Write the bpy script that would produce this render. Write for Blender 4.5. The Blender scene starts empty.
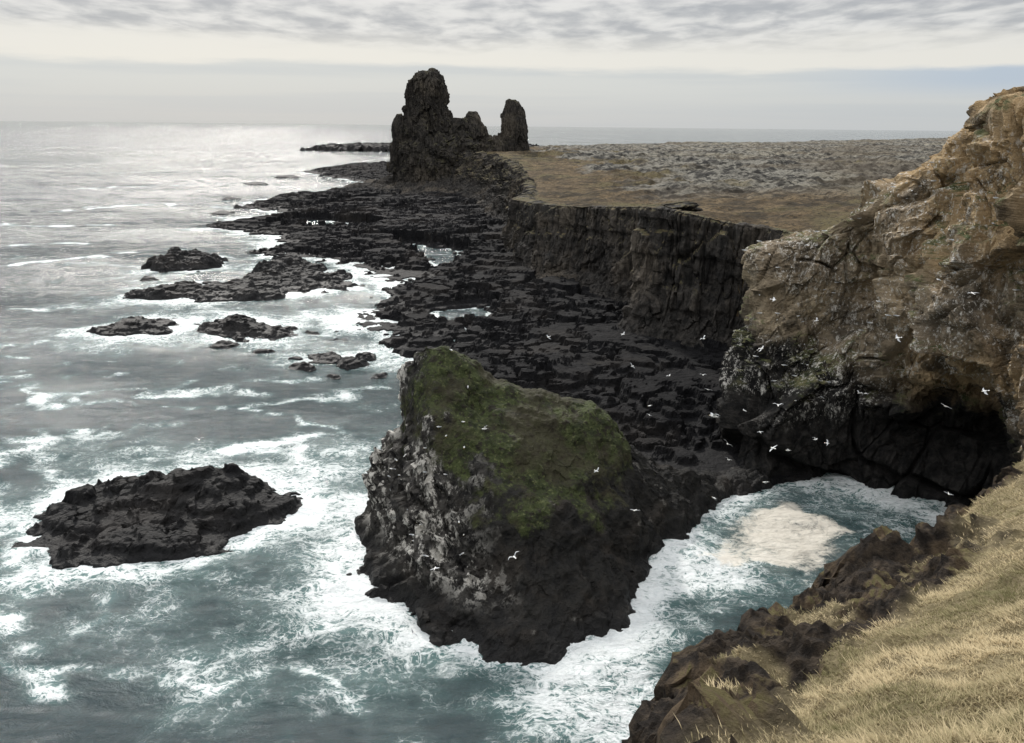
import bpy, math, random
import numpy as np
from mathutils import Matrix, Vector
random.seed(7); rng=np.random.default_rng(11)
scene=bpy.context.scene
scene.view_settings.view_transform='Standard'; scene.view_settings.look='None'; scene.view_settings.exposure=0
COL=scene.collection

# ---------------------------------------------------------------- noise
perm=rng.permutation(256); perm=np.concatenate([perm,perm]).astype(np.int64)
G=rng.normal(size=(256,3)); G/=np.linalg.norm(G,axis=1)[:,None]
JIT=rng.random((256,3))
def H(ix,iy,iz): return perm[(perm[(perm[ix&255]+iy)&255]+iz)&255]
def perlin(p):
    pi=np.floor(p).astype(np.int64); f=p-pi; u=f*f*f*(f*(f*6-15)+10); r=0
    for dx in (0,1):
        wx=u[:,0] if dx else 1-u[:,0]
        for dy in (0,1):
            wy=u[:,1] if dy else 1-u[:,1]
            for dz in (0,1):
                wz=u[:,2] if dz else 1-u[:,2]
                g=G[H(pi[:,0]+dx,pi[:,1]+dy,pi[:,2]+dz)]
                r=r+wx*wy*wz*(g[:,0]*(f[:,0]-dx)+g[:,1]*(f[:,1]-dy)+g[:,2]*(f[:,2]-dz))
    return r*1.5
def fbm(p,o=5,gain=.5):
    a=1;s=0;q=p.copy()
    for i in range(o):
        s=s+a*perlin(q); q=q*2.03+17.3; a*=gain
    return s
def ridged(p,o=5,gain=.5):
    a=1;s=0;q=p.copy()
    for i in range(o):
        s=s+a*(1-2*np.abs(perlin(q))); q=q*2.07+9.1; a*=gain
    return s/2
def worley(p):
    """F1, F2, per-cell random value, and a per-cell tilted facet height (angular broken rock)"""
    pi=np.floor(p).astype(np.int64); n=len(p)
    f1=np.full(n,9.);f2=np.full(n,9.);hh=np.zeros(n,np.int64)
    for dx in(-1,0,1):
        for dy in(-1,0,1):
            for dz in(-1,0,1):
                h=H(pi[:,0]+dx,pi[:,1]+dy,pi[:,2]+dz)
                r=p-(pi+np.array([dx,dy,dz])+JIT[h]); d=np.sqrt((r*r).sum(1))
                m=d<f1; f2=np.where(m,f1,np.minimum(f2,d)); f1=np.where(m,d,f1)
                hh=np.where(m,h,hh)
                if dx==-1 and dy==-1 and dz==-1: best=r
                else: best=np.where(m[:,None],r,best)
    return f1,f2,JIT[(hh*7+3)&255,0],(best*G[(hh*5+1)&255]).sum(1)
def facets(p,o=3,gain=.5,e=.3):
    a=1;s=0;q=p.copy()
    for i in range(o):
        f1,f2,c,fc=worley(q); s=s+a*((c-.35)*.9+fc*1.1)*sstep(0,e,f2-f1); q=q*2.1+3.3; a*=gain
    return s
def S(*a): return np.array(a,float)
def sstep(a,b,x):
    t=np.clip((x-a)/(b-a),0,1); return t*t*(3-2*t)
def sdf(x,y,poly):
    P=np.array(poly,float); d=np.full(x.shape,1e18); ins=np.zeros(x.shape,bool)
    for i in range(len(P)):
        a=P[i];b=P[(i+1)%len(P)];e=b-a;L=e@e
        t=np.clip(((x-a[0])*e[0]+(y-a[1])*e[1])/L,0,1)
        dd=(x-a[0]-t*e[0])**2+(y-a[1]-t*e[1])**2; d=np.minimum(d,dd)
        if a[1]!=b[1]:
            c=((a[1]>y)!=(b[1]>y))&(x<(b[0]-a[0])*(y-a[1])/(b[1]-a[1])+a[0]); ins^=c
    d=np.sqrt(d); return np.where(ins,d,-d)
def segd(x,y,pts):
    d=np.full(x.shape,1e18)
    for i in range(len(pts)-1):
        a=np.array(pts[i],float);e=np.array(pts[i+1],float)-a;L=e@e
        t=np.clip(((x-a[0])*e[0]+(y-a[1])*e[1])/L,0,1)
        d=np.minimum(d,(x-a[0]-t*e[0])**2+(y-a[1]-t*e[1])**2)
    return np.sqrt(d)
def rbf(C,x,y):
    C=np.array(C,float); D=np.linalg.norm(C[:,None,:2]-C[None,:,:2],axis=2)
    n=len(C); A=np.zeros((n+3,n+3)); A[:n,:n]=D; A[:n,n]=1;A[:n,n+1:]=C[:,:2];A[n,:n]=1;A[n+1:,:n]=C[:,:2].T
    w=np.linalg.solve(A,np.concatenate([C[:,2],[0,0,0]]))
    r=w[n]+w[n+1]*x+w[n+2]*y
    for i in range(n): r=r+w[i]*np.sqrt((x-C[i,0])**2+(y-C[i,1])**2)
    return r

# ---------------------------------------------------------------- meshes
def make_mesh(name,V,F,attrs={},smooth=False,origin=None):
    me=bpy.data.meshes.new(name)
    V=np.asarray(V,np.float64); 
    if origin is not None: V=V-np.array(origin)
    F=np.asarray(F,np.int32); k=F.shape[1]
    me.vertices.add(len(V)); me.vertices.foreach_set('co',V.astype(np.float32).ravel())
    me.loops.add(F.size); me.loops.foreach_set('vertex_index',F.ravel())
    me.polygons.add(len(F)); me.polygons.foreach_set('loop_start',np.arange(0,F.size,k,dtype=np.int32))
    me.polygons.foreach_set('loop_total',np.full(len(F),k,np.int32))
    me.polygons.foreach_set('use_smooth',np.full(len(F),smooth))
    me.update(calc_edges=True)
    for a,v in attrs.items():
        at=me.attributes.new(a,'FLOAT','POINT'); at.data.foreach_set('value',np.asarray(v,np.float32).ravel())
    ob=bpy.data.objects.new(name,me); COL.objects.link(ob)
    if origin is not None: ob.location=origin
    return ob
def gfaces(nr,nc,wrap=False):
    i=np.arange(nr-1)[:,None]; j=np.arange(nc if wrap else nc-1)[None,:]
    a=i*nc+j; b=i*nc+(j+1)%nc; c=(i+1)*nc+(j+1)%nc; d=(i+1)*nc+j
    return np.stack([a,b,c,d],-1).reshape(-1,4)
def grid_obj(name,P,attrs={},smooth=False,origin=None,keep=None,wrap=False):
    nr,nc=P.shape[:2]; F=gfaces(nr,nc,wrap); V=P.reshape(-1,3)
    if keep is not None:
        k=keep.ravel(); F=F[k[F].any(1)]
        used=np.unique(F); mp=np.full(len(V),-1); mp[used]=np.arange(len(used)); F=mp[F]; V=V[used]
        attrs={a:np.asarray(v).ravel()[used] for a,v in attrs.items()}
    return make_mesh(name,V,F,attrs,smooth,origin)
def gnormals(P):
    du=np.gradient(P,axis=1); dv=np.gradient(P,axis=0); n=np.cross(du,dv)
    return n/(np.linalg.norm(n,axis=2,keepdims=True)+1e-9)
def catmull(C,n,w=1.0):
    C=np.asarray(C,float); m=len(C)
    L=np.array([np.linalg.norm((C[i+1]-C[i]).reshape(-1,3),axis=1).mean() for i in range(m-1)])**w
    s=np.concatenate([[0],np.cumsum(L)]); t=np.linspace(0,s[-1],n); k=np.clip(np.searchsorted(s,t,side='right')-1,0,m-2)
    u=(t-s[k])/L[k]
    E=np.concatenate([[2*C[0]-C[1]],C,[2*C[-1]-C[-2]]]); sh=(n,)+(1,)*(C.ndim-1); u=u.reshape(sh)
    a,b,c,d=E[k],E[k+1],E[k+2],E[k+3]
    return .5*(2*b+(c-a)*u+(2*a-5*b+4*c-d)*u*u+(3*b-a-3*c+d)*u**3)
def loft(C,nr,nc,wr=1.0,wc=1.0):
    A=catmull(np.asarray(C,float),nr,wr)           # along rows
    return catmull(A.transpose(1,0,2),nc,wc).transpose(1,0,2)
def tag(ob,cat=None,label=None,kind=None,group=None):
    if cat: ob["category"]=cat
    if label: ob["label"]=label
    if kind: ob["kind"]=kind
    if group: ob["group"]=group
    return ob

# ---------------------------------------------------------------- node helpers
class NT:
    def __init__(s,nt): s.nt=nt
    def n(s,t,ins={},out=0,**pr):
        nd=s.nt.nodes.new(t)
        for k,v in pr.items(): setattr(nd,k,v)
        for k,v in ins.items():
            sk=nd.inputs[k]
            if isinstance(v,bpy.types.NodeSocket): s.nt.links.new(v,sk)
            else: sk.default_value=v
        return nd.outputs[out]
    def m(s,op,a,b=0.0,c=0.0,clamp=False): return s.n('ShaderNodeMath',{0:a,1:b,2:c},operation=op,use_clamp=clamp)
    def vm(s,op,a,b=(0,0,0)): return s.n('ShaderNodeVectorMath',{0:a,1:b},operation=op)
    def mix(s,f,a,b,bt='MIX'):
        nd=s.nt.nodes.new('ShaderNodeMix'); nd.data_type='RGBA'; nd.blend_type=bt
        for sk,v in ((nd.inputs[0],f),(nd.inputs[6],a),(nd.inputs[7],b)):
            if isinstance(v,bpy.types.NodeSocket): s.nt.links.new(v,sk)
            else: sk.default_value=v if not isinstance(v,tuple) else (v+(1,))[:4]
        return nd.outputs[2]
    def noise(s,vec,sc,det=6,ro=.6,dist=0): return s.n('ShaderNodeTexNoise',{'Vector':vec,'Scale':sc,'Detail':det,'Roughness':ro,'Distortion':dist})
    def ss(s,x,a,b): return s.n('ShaderNodeMapRange',{0:x,1:a,2:b,3:0.0,4:1.0},interpolation_type='SMOOTHSTEP')
    def attr(s,nm): return s.n('ShaderNodeAttribute',out=2,attribute_name=nm)
def newmat(name):
    m=bpy.data.materials.new(name); m.use_nodes=True; nt=m.node_tree; nt.nodes.clear()
    return m,NT(nt)
def finish(T,col,rough,bumpsock,spec=.5,ior=1.5,dist=1.0,bstr=1.0,**kw):
    nrm=T.n('ShaderNodeBump',{'Height':bumpsock,'Strength':bstr,'Distance':dist})
    b=T.nt.nodes.new('ShaderNodeBsdfPrincipled')
    for k,v in (('Base Color',col),('Roughness',rough),('Normal',nrm),('IOR',ior),('Specular IOR Level',spec)):
        if isinstance(v,bpy.types.NodeSocket): T.nt.links.new(v,b.inputs[k])
        else: b.inputs[k].default_value=(v+(1,))[:4] if isinstance(v,tuple) else v
    o=T.nt.nodes.new('ShaderNodeOutputMaterial'); T.nt.links.new(b.outputs[0],o.inputs[0]); return b
def rock_mat(name,dark,mid,light,scale=1.0,moss=None,guano=None,stain=None,split=None,rough=.75,bd=.25,streak=False,spec=.3):
    m,T=newmat(name)
    geo=T.nt.nodes.new('ShaderNodeNewGeometry'); pos=geo.outputs['Position']; nor=geo.outputs['Normal']
    sep=T.nt.nodes.new('ShaderNodeSeparateXYZ'); T.nt.links.new(pos,sep.inputs[0]); z=sep.outputs[2]
    sn=T.nt.nodes.new('ShaderNodeSeparateXYZ'); T.nt.links.new(nor,sn.inputs[0]); nz=sn.outputs[2]
    flat=T.vm('MULTIPLY',pos,(.12,.12,1.6)); vert=T.vm('MULTIPLY',pos,(1,1,.08))
    n1=T.noise(pos,.09*scale,5); n2=T.noise(pos,.7*scale,8,.65); n3=T.noise(pos,4*scale,6,.7)
    base=T.mix(T.ss(n2,.35,.65),dark,mid); base=T.mix(T.ss(n1,.48,.68),base,light)
    lay=T.noise(flat,.55,5,.6)
    if stain:
        base=T.mix(T.ss(lay,.45,.65),base,stain)
        hi=T.ss(T.m('ADD',T.m('ADD',sep.outputs[0],T.m('MULTIPLY',n1,8.0)),T.m('MULTIPLY',z,.12)),57.0,64.0)
        ochre=T.m('MULTIPLY',T.ss(T.noise(pos,.055,5,.6),.36,.52),T.m('ADD',.15,T.m('MULTIPLY',hi,.85)))
        base=T.mix(ochre,base,T.mix(n2,(.29,.21,.12),(.52,.38,.215)))
        base=T.mix(T.m('MULTIPLY',T.ss(T.noise(pos,.14,8,.74),.51,.62),.78),base,tuple(c*.35 for c in dark))
    if split:
        up=T.m('MULTIPLY',T.ss(sep.outputs[0],54.0,40.0),7.0)
        zz=T.m('SUBTRACT',T.m('ADD',z,T.m('MULTIPLY',T.m('SUBTRACT',T.noise(pos,.07,7,.66),.5),22.0)),up)
        f=T.ss(zz,split[0]-1.5,split[0]+3.0)
        low=T.mix(T.ss(n2,.4,.65),split[1],split[2]); base=T.mix(f,low,base)
    if streak: base=T.mix(T.m('MULTIPLY',T.ss(T.noise(vert,.9,5,.6),.46,.62),.7),base,tuple(c*.3 for c in dark))  # dark vertical streaks: shade of the column crevices put into the colour
    base=T.mix(T.m('MULTIPLY',T.ss(n3,.45,.3),.5),base,tuple(c*.4 for c in dark))
    if moss:
        mc,mc2,nlo,nhi,zmin,cov=moss
        f=T.ss(T.m('ADD',nz,T.m('MULTIPLY',T.m('SUBTRACT',n2,.5),.7)),nlo,nhi)
        f=T.m('MULTIPLY',f,T.ss(T.m('ADD',z,T.m('MULTIPLY',n1,4.0)),zmin,zmin+4))
        f=T.m('MULTIPLY',f,T.ss(T.noise(pos,.13,6,.65),cov,cov+.1))
        base=T.mix(f,base,T.mix(T.ss(T.noise(pos,1.1,6,.7),.4,.62),mc,mc2))
    if guano:
        dens,z0,z1=guano
        g=T.m('MAXIMUM',T.ss(T.noise(T.vm('MULTIPLY',pos,(1,1,.55)),.8,10,.80),.55,.60),T.ss(T.noise(T.vm('MULTIPLY',pos,(1,1,.6)),2.2,6,.75),.56,.61))
        g=T.m('MULTIPLY',g,T.ss(T.noise(pos,.10,6,.65),dens,dens+.10))
        zb=T.m('ADD',z0,T.m('MULTIPLY',T.ss(sep.outputs[0],46.0,56.0),5.0))
        g=T.m('MULTIPLY',g,T.m('MULTIPLY',T.ss(T.m('SUBTRACT',z,zb),0.0,5.0),T.ss(z,z1+8,z1)))
        base=T.mix(T.m('MULTIPLY',g,.8),base,(.68,.66,.61))
    wet=T.ss(z,3.0,.5); base=T.mix(T.m('MULTIPLY',wet,.6),base,(.008,.008,.009))
    h=T.m('ADD',T.m('MULTIPLY',n3,.35),T.m('MULTIPLY',n2,1.4))
    if stain: h=T.m('ADD',h,T.m('MULTIPLY',lay,.8))
    if streak: h=T.m('ADD',h,T.m('MULTIPLY',T.noise(vert,1.2,4),1.2))
    finish(T,base,T.m('SUBTRACT',rough,T.m('MULTIPLY',wet,.3)),h,spec=spec,dist=bd*2.2)
    return m

M_black=rock_mat('black_lava',(.004,.004,.005),(.010,.010,.010),(.018,.016,.015),rough=.66,bd=.22,spec=.2)
M_blackfar=rock_mat('black_lava_shelf',(.004,.004,.005),(.009,.009,.010),(.017,.015,.014),scale=.5,rough=.85,bd=.5,spec=.12,
    moss=((.03,.027,.02),(.045,.04,.028),.7,.95,5.0,.6))
M_midcliff=rock_mat('columnar_cliff',(.022,.021,.020),(.055,.050,.045),(.10,.086,.070),scale=.6,rough=.85,bd=.4,streak=True,
    moss=((.12,.095,.055),(.075,.075,.04),.60,.85,15,.42),spec=.15)
M_cliff=rock_mat('tuff_cliff',(.12,.102,.078),(.24,.20,.15),(.34,.285,.20),rough=.9,bd=.3,stain=(.195,.165,.12),
    split=(13.5,(.009,.009,.009),(.030,.028,.026)),moss=((.058,.072,.03),(.155,.145,.075),.30,.68,12,.49),guano=(.41,8,46),spec=.15)
M_stack=rock_mat('stack_rock',(.030,.028,.026),(.065,.058,.050),(.11,.095,.076),scale=.35,rough=.9,bd=.8,streak=True,
    moss=((.10,.09,.05),(.065,.065,.038),.5,.8,15,.45),spec=.15)

# ---------------------------------------------------------------- shared outlines (metres, sea level 0)
SHELF=[(38,109),(26,109),(8,117),(-6,140),(-21,173),(-30,181),(-32.5,194),(-45.5,200),(-44,211),(-33,225),(-39,248),(-46,268),
 (-71,304),(-96,313),(-107,345),(-108,371),(-145,403),(-151,436),(-132,461),(-168,512),(-170,552),(-143,623),(-120,710),(-222,880),
 (-218,1010),(-151,1140),(20,1150),(90,800),(90,170),(55,118)]
POOLS=[[(-46,353),(-36,345),(-26,335),(-20,300),(-25,293),(-33,320)],[(-18,221),(-9,225),(-9.5,213),(-17,210)],[(-20,525),(-4,512),(0,450),(-10,446),(-12,490)],
 [(-110,420),(-70,400),(-72,410),(-108,436)],[(-120,500),(-70,560),(-60,600),(-75,600),(-95,560)]]
ISL={ 'long':[(-113,238),(-111,249),(-103,259),(-87,260),(-88,290),(-80,298),(-70,284),(-57,277),(-51,254),(-64,241),(-82,236),(-100,232)],
 'b':[(-126,281),(-130,302),(-113,312),(-102,287),(-109,276)],
 'c':[(-107,190),(-102,203),(-95,210),(-82,201),(-84,191),(-94,186)],
 'd':[(-77,200),(-72,209),(-56,202),(-54,191),(-63,186),(-72,190)]}
LROCK=[(-63,96),(-59.5,89.5),(-52,84),(-47,82.3),(-43.5,85),(-37.5,85),(-32,88.5),(-27,96),(-29,104),(-36,110),(-47,111),(-56,106),(-62,101)]
def grow(poly,k):
    A=np.array(poly,float); c=A.mean(0); return [tuple(q) for q in (c+(A-c)*k)]
for _k in ISL: ISL[_k]=grow(ISL[_k],1.08)
ISLET_O=[(-20,83),(-15,78),(-8,71),(4,65.5),(11,71),(16,80),(20,88),(24.5,97),(34,107),(36,116),(10,112),(-8,107),(-18,100),(-19,92)]
CLIFF_O=[(36,111),(46,109),(53.5,103),(58,97.5),(61,88),(58,74),(48,70),(36,63),(24,53),(14,45),(6,37),(2,28),(0,15),(100,15),(100,111)]

# ---------------------------------------------------------------- lava shelf
def shelf():
    nr,nc=1000,700
    y=103*np.power(1250/103.,np.linspace(0,1,nr)); s=np.linspace(-.62,.62,nc)
    Y=np.repeat(y[:,None],nc,1); X=s[None,:]*(Y*.55+60)-Y*.06-5
    x=X.ravel(); yy=Y.ravel(); p=np.stack([x,yy,0*x],1)
    wx=fbm(p*.035,6)*9; wy=fbm(p*.035+50,6)*9; fine=fbm(p*.14+7,5)*4.5
    kk=sstep(115,150,yy)
    d=sdf(x+(wx*.8+fine)*kk,yy+(wy+fine)*kk,SHELF)
    dp=np.full(x.shape,1e9)
    for q in POOLS: dp=np.minimum(dp,-sdf(x+fine,yy+fine*.6,q))
    big=fbm(p*.018+3,5); rd=ridged(p*S(.05,.035,1)+5,6,.58)
    wv=np.stack([fbm(p*.05+k*7,4) for k in range(3)],1)
    calm=sstep(-.25,.35,fbm(p*.025+70,3))
    fc=facets(p*S(.045,.085,1)+wv*.9,5,.55,.10)
    f1,f2,cc,_=worley(p*S(.02,.028,1)+wv*.8+4); chan=1-sstep(.02,.12,f2-f1)
    zi=2.0*(1-np.exp(-np.maximum(d,0)/5))+1.6*sstep(8,45,d)+np.minimum(np.maximum(d,0),60)*.03
    rough=sstep(0,20,d)*.6+.4
    z=zi+rough*(big*1.8+(fc*1.1+rd*.65)*(.35+.7*calm)+fbm(p*.35,5,.6)*.4+(cc-.5)*2.2-chan*1.5)
    z=np.where((d>25)&(dp>0),np.maximum(z,.7+.3*rd),z)
    z=np.where(dp<6,np.minimum(z,-1+dp*.6),z)
    z=np.where(d>0,z,np.maximum(d*.6,-4)+ (rd-.1)*np.exp(np.minimum(d,0)/7)*1.6)
    z=np.where((x>14)&(yy<135)&(d>0),np.maximum(z,1.4+.4*rd),z)
    t=1.15; zt=np.floor(z/t)*t+t*sstep(.75,1,(z/t)%1); z=np.where(z>0,.3*z+.7*zt,z)
    P=np.stack([X,Y,z.reshape(X.shape)],-1)
    ob=grid_obj('lava_shelf',P,keep=(P[...,2]>-1.5)&(X<95)); ob.data.materials.append(M_blackfar)
    tag(ob,'ground','low black lava shelf with tide pools below the cliffs',kind='structure')
shelf()

# ---------------------------------------------------------------- sea rocks
def searock(poly,h,label,ds=.5,warp=1.5,w=3.0,hf=None,mat=None,terr=.8,group='black rocks in the surf',seed=0,name='sea_rock',fa=1.5,und=.4):
    A=np.array(poly,float); mn=A.min(0)-6; mx=A.max(0)+6
    xs=np.arange(mn[0],mx[0],ds); ys=np.arange(mn[1],mx[1],ds); X,Y=np.meshgrid(xs,ys); x=X.ravel(); y=Y.ravel(); p=np.stack([x,y,0*x+seed*3.7],1)
    d=sdf(x+fbm(p*.12,6)*warp*1.9,y+fbm(p*.12+31,6)*warp*1.9,poly)
    hh=h if hf is None else hf(x,y)
    rd=ridged(p*.13+2,5,.45); fc=facets(p*.15+rd[:,None]*.15,5,.5,.14)
    z=hh*(1-np.exp(-np.maximum(d,0)/w)); a=sstep(0,5,d)*.7+.3
    z=z+a*h*.24*(rd*.7+fc*fa)+fbm(p*.06+9,3)*h*und*a+fbm(p*1.1,4)*.06*min(h,3)
    z=np.where(d>0,z,np.maximum(d*.8,-3)+rd*.5*np.exp(np.minimum(d,0)/3))
    zt=np.floor(z/terr)*terr+terr*sstep(.6,1,(z/terr)%1); z=np.where(z>0,.5*z+.5*zt,z)
    dx=fbm(np.stack([x,y,z],1)*.5,3)*.4; dy=fbm(np.stack([x,y,z],1)*.5+11,3)*.4
    P=np.stack([x+dx,y+dy,z],1).reshape(X.shape+(3,))
    ob=grid_obj(name,P,keep=P[...,2]>-1.2,origin=(A[:,0].mean(),A[:,1].mean(),0)); ob.data.materials.append(mat or M_black)
    return tag(ob,'rock',label,group=group)
searock(ISL['long'],2.8,'long jagged black lava reef breaking the waves',ds=.45,hf=lambda x,y:2.0+4.0*np.exp(-((x+82)**2+(y-285)**2)/120.),seed=1,warp=3.5)
searock(ISL['b'],3.8,'blocky black lava rock standing in calm water',ds=.45,seed=2,warp=3)
searock(ISL['c'],2.4,'low black rock ringed with white foam',ds=.3,seed=3,warp=2.2,und=.2)
searock(ISL['d'],2.5,'flat topped black rock ringed with white foam',ds=.3,seed=4,warp=2.2,und=.2)
def lh(x,y): return 2.5+3.4*np.exp(-((x+40)**2/50.+(y-100)**2/40.))-.6*np.exp(-((x+60)**2+(y-90)**2)/40.)
searock(LROCK,4.4,'large craggy black lava rock awash in foam',ds=.15,warp=1.8,w=2.8,hf=lh,terr=1.2,seed=5,fa=1.1,und=.14)
k=6
for (x,y,r,h) in [(-67,182,3.6,2),(-56,177,3,1.8),(-44,163,3.8,2.3),(-40,172,5,2.0),(-34.5,167,4.2,2.6),(-49,194,2.4,1.5),(-42,188,2.4,1.6),(-47,171,3,1.8),(-37,160,2.2,1.5),
                  (-27,160,2,1.5),(-31,173,2.8,2.2),(-118,262,4,1.8),(-165,470,6,1.8),(-190,560,6,1.8),(-215,700,9,1.8),
                  (-22,104,2,1.0),(-26,110,2.5,1.1),(-27,90,1.6,.7),(-215,790,12,2.2)]:
    n=9; poly=[(x+r*1.25*math.cos(2*math.pi*i/n)*random.uniform(.6,1.3),y+r*math.sin(2*math.pi*i/n)*random.uniform(.6,1.3)) for i in range(n)]
    searock(poly,h,'small black rock washed by the waves',ds=max(.2,y/600),warp=.9,w=1.2,seed=k,terr=.6,und=.15); k+=1
searock([(-400,1600),(-330,1570),(-180,1580),(-60,1620),(40,1700),(60,1900),(-120,1950),(-330,1800)],9,'long low dark headland far out on the water',ds=5,warp=20,w=12,seed=40,terr=3,name='headland',group='distant land')

# ---------------------------------------------------------------- islet
def islet():
    C=[(-21.5,84,-3),(-23,92,-3),(-20,101,-3),(-10,108,-3),(2,112,-3),(14,114,-2),(24,116,-1),(-15.5,76,-3),(-8,68,-3),(4,62.5,-3),(13,69,-3),(18.5,79,-3),
     (23,88,-3),(28,96,-3),(36,104,-3),(34,108.5,2),(39,113,3),(-20,83.0,.8),(-18,81.0,1.0),(-15.5,81.5,1.3),(-14.0,84.5,3.2),(-15.0,88,4.0),(-14.2,90,8),(-14.4,93,10.5),(-13.8,94,14),(-12.8,94,19),(-12.1,94,22),(-10.5,94.5,25),
     (-8,97,23.8),(-5,98,20.6),(1,98,18.6),(6,98,17.4),(9.8,98,16.8),(13.7,98,12.8),(17.8,98,8.6),(25,102,5.9),(-8,104,10),(2,106,6),(12,106,5),
     (-9.4,88,17.3),(-.2,82,12.0),(3,80,9.2),(14,90,9.0),(10.7,93,13.2),(-3.8,91,17.3),(2.8,73,4.4),(-3.4,78,6.3),(-10.5,85,9.0),(-8.4,86,14),(9.6,80,5),(14.5,84,2.8),
     (-11,79,2.2),(-14,79.0,.9),(-6,73,1.6),(4,66.5,1.2),(10,72.0,1.5),(20,92,3.5),
     (-30,70,-8),(0,50,-9),(30,70,-9),(45,100,-5),(-35,105,-8),(0,125,-5)]
    ds=.15; X,Y=np.meshgrid(np.arange(-26,40,ds),np.arange(61,117,ds)); x=X.ravel();y=Y.ravel()
    p0=np.stack([x,y,0*x],1)
    xw=x+fbm(p0*.16+4,5)*1.1; yw=y+fbm(p0*.16+44,5)*1.1
    z=rbf(C,xw,yw); P=np.stack([X,Y,z.reshape(X.shape)],-1); n=gnormals(P).reshape(-1,3); p=np.stack([x,y,z],1)
    # turf cap: the gently sloping top, ending on a ragged lip above the bare front face
    cap=sdf(x+fbm(p0*.22+3,5)*3.6,y+fbm(p0*.22+23,5)*3.6,[(-12.0,98),(-11,91.5),(-9.6,88.5),(-6,85),(-1,81.5),(3,80.5),(8,84),(12,89.5),(15.5,95),(14,100),(0,102)])
    green=sstep(-3.4,2.4,cap)
    left=sstep(0,-8,x+fbm(p*.1,3)*5)*sstep(2,5,z)*(1-green)
    q=np.stack([x*.75+y*.15+z*.34+fbm(p*.1,3)*1.2,y*.5-z*.1,z*.04+x*.05],1); f1,f2,cid,fc=worley(q*.75); h1,h2,hid,hc=worley(q*1.7+4)
    ribs=(cid*1.4+fc*.7)*sstep(0,.12,f2-f1)+(hid*.8+hc*.5)*sstep(0,.12,h2-h1)
    # sweeping lava layers dipping towards the sea
    st=(z*1.0-.30*x-.12*y+fbm(p*.08+6,5)*3.0)/2.3; fr=st%1; led=sstep(0,.8,fr)-sstep(.9,1,fr)
    low=sstep(8,2,z); right=sstep(-4,4,x)
    rock=facets(p*.09,5,.48,.12)*(1.2-.35*right)+ribs*(.10+.87*left)*(1-.6*low)+led*(.35-.05*right)*(.6+fbm(p*.1+40,3))+fbm(p*.12+8,4)*.7+ridged(p*.4,5,.55)*.22-.9
    soft=fbm(p*.13,5)*.9+np.maximum(fbm(p*.7+4,4),-.15)*.35+ridged(p*.09+2,4)*.8-.6
    dsp=np.where(z>-2,green*soft+(1-green)*rock,0)
    V=p+n*dsp[:,None]
    P=V.reshape(X.shape+(3,))
    ob=grid_obj('rock_islet',P,attrs={'green':green,'left':left},keep=P[...,2]>-1.3,origin=(5,90,0))
    m,T=newmat('islet_surface'); geo=T.nt.nodes.new('ShaderNodeNewGeometry'); pos=geo.outputs['Position']
    sep=T.nt.nodes.new('ShaderNodeSeparateXYZ'); T.nt.links.new(pos,sep.inputs[0]); zz=sep.outputs[2]
    n2=T.noise(pos,.8,8,.65); n3=T.noise(pos,5,6,.7); n1=T.noise(pos,.15,5)
    base=T.mix(T.ss(n2,.35,.65),(.007,.007,.007),(.018,.017,.015)); base=T.mix(T.ss(n1,.5,.7),base,(.031,.026,.021))
    grey=T.mix(T.ss(n2,.38,.62),(.014,.013,.013),(.085,.08,.073)); lf=T.attr('left')
    base=T.mix(T.m('MULTIPLY',lf,.85),base,grey)
    gv=T.vm('MULTIPLY',pos,(1,1,.35)); g=T.m('MULTIPLY',T.ss(T.noise(gv,.7,9,.75),.50,.56),T.m('ADD',T.m('MULTIPLY',lf,T.ss(n1,.38,.50)),T.m('MULTIPLY',T.ss(T.noise(pos,.3,3),.62,.7),.2)))
    base=T.mix(T.m('MULTIPLY',g,.85),base,(.62,.60,.55))
    gn=T.mix(T.ss(T.noise(pos,.5,7,.7),.38,.62),(.020,.026,.010),(.048,.060,.021))
    gn=T.mix(T.ss(T.noise(pos,2.5,5,.7),.52,.68),gn,(.105,.115,.05)); gn=T.mix(T.ss(T.noise(pos,1.1,7,.75),.51,.59),gn,(.021,.019,.013))
    gn=T.mix(T.m('MULTIPLY',T.ss(T.noise(pos,.14,5,.6),.47,.59),.75),gn,(.040,.035,.022))
    ga=T.ss(T.m('ADD',T.attr('green'),T.m('MULTIPLY',T.m('SUBTRACT',T.noise(pos,.5,10,.8),.5),2.8)),.38,.88)
    base=T.mix(ga,base,gn)
    wet=T.ss(zz,3.5,.5); base=T.mix(T.m('MULTIPLY',wet,.6),base,(.008,.008,.009))
    h=T.m('ADD',T.m('MULTIPLY',n3,.4),T.m('MULTIPLY',n2,1.2))
    finish(T,base,T.m('SUBTRACT',.8,T.m('MULTIPLY',wet,.35)),h,spec=.2,dist=.5)
    ob.data.materials.append(m); tag(ob,'islet','steep black rock islet with green mossy sloping top')
    return V,n,z
IS_V,IS_N,IS_Z=islet()

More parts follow.
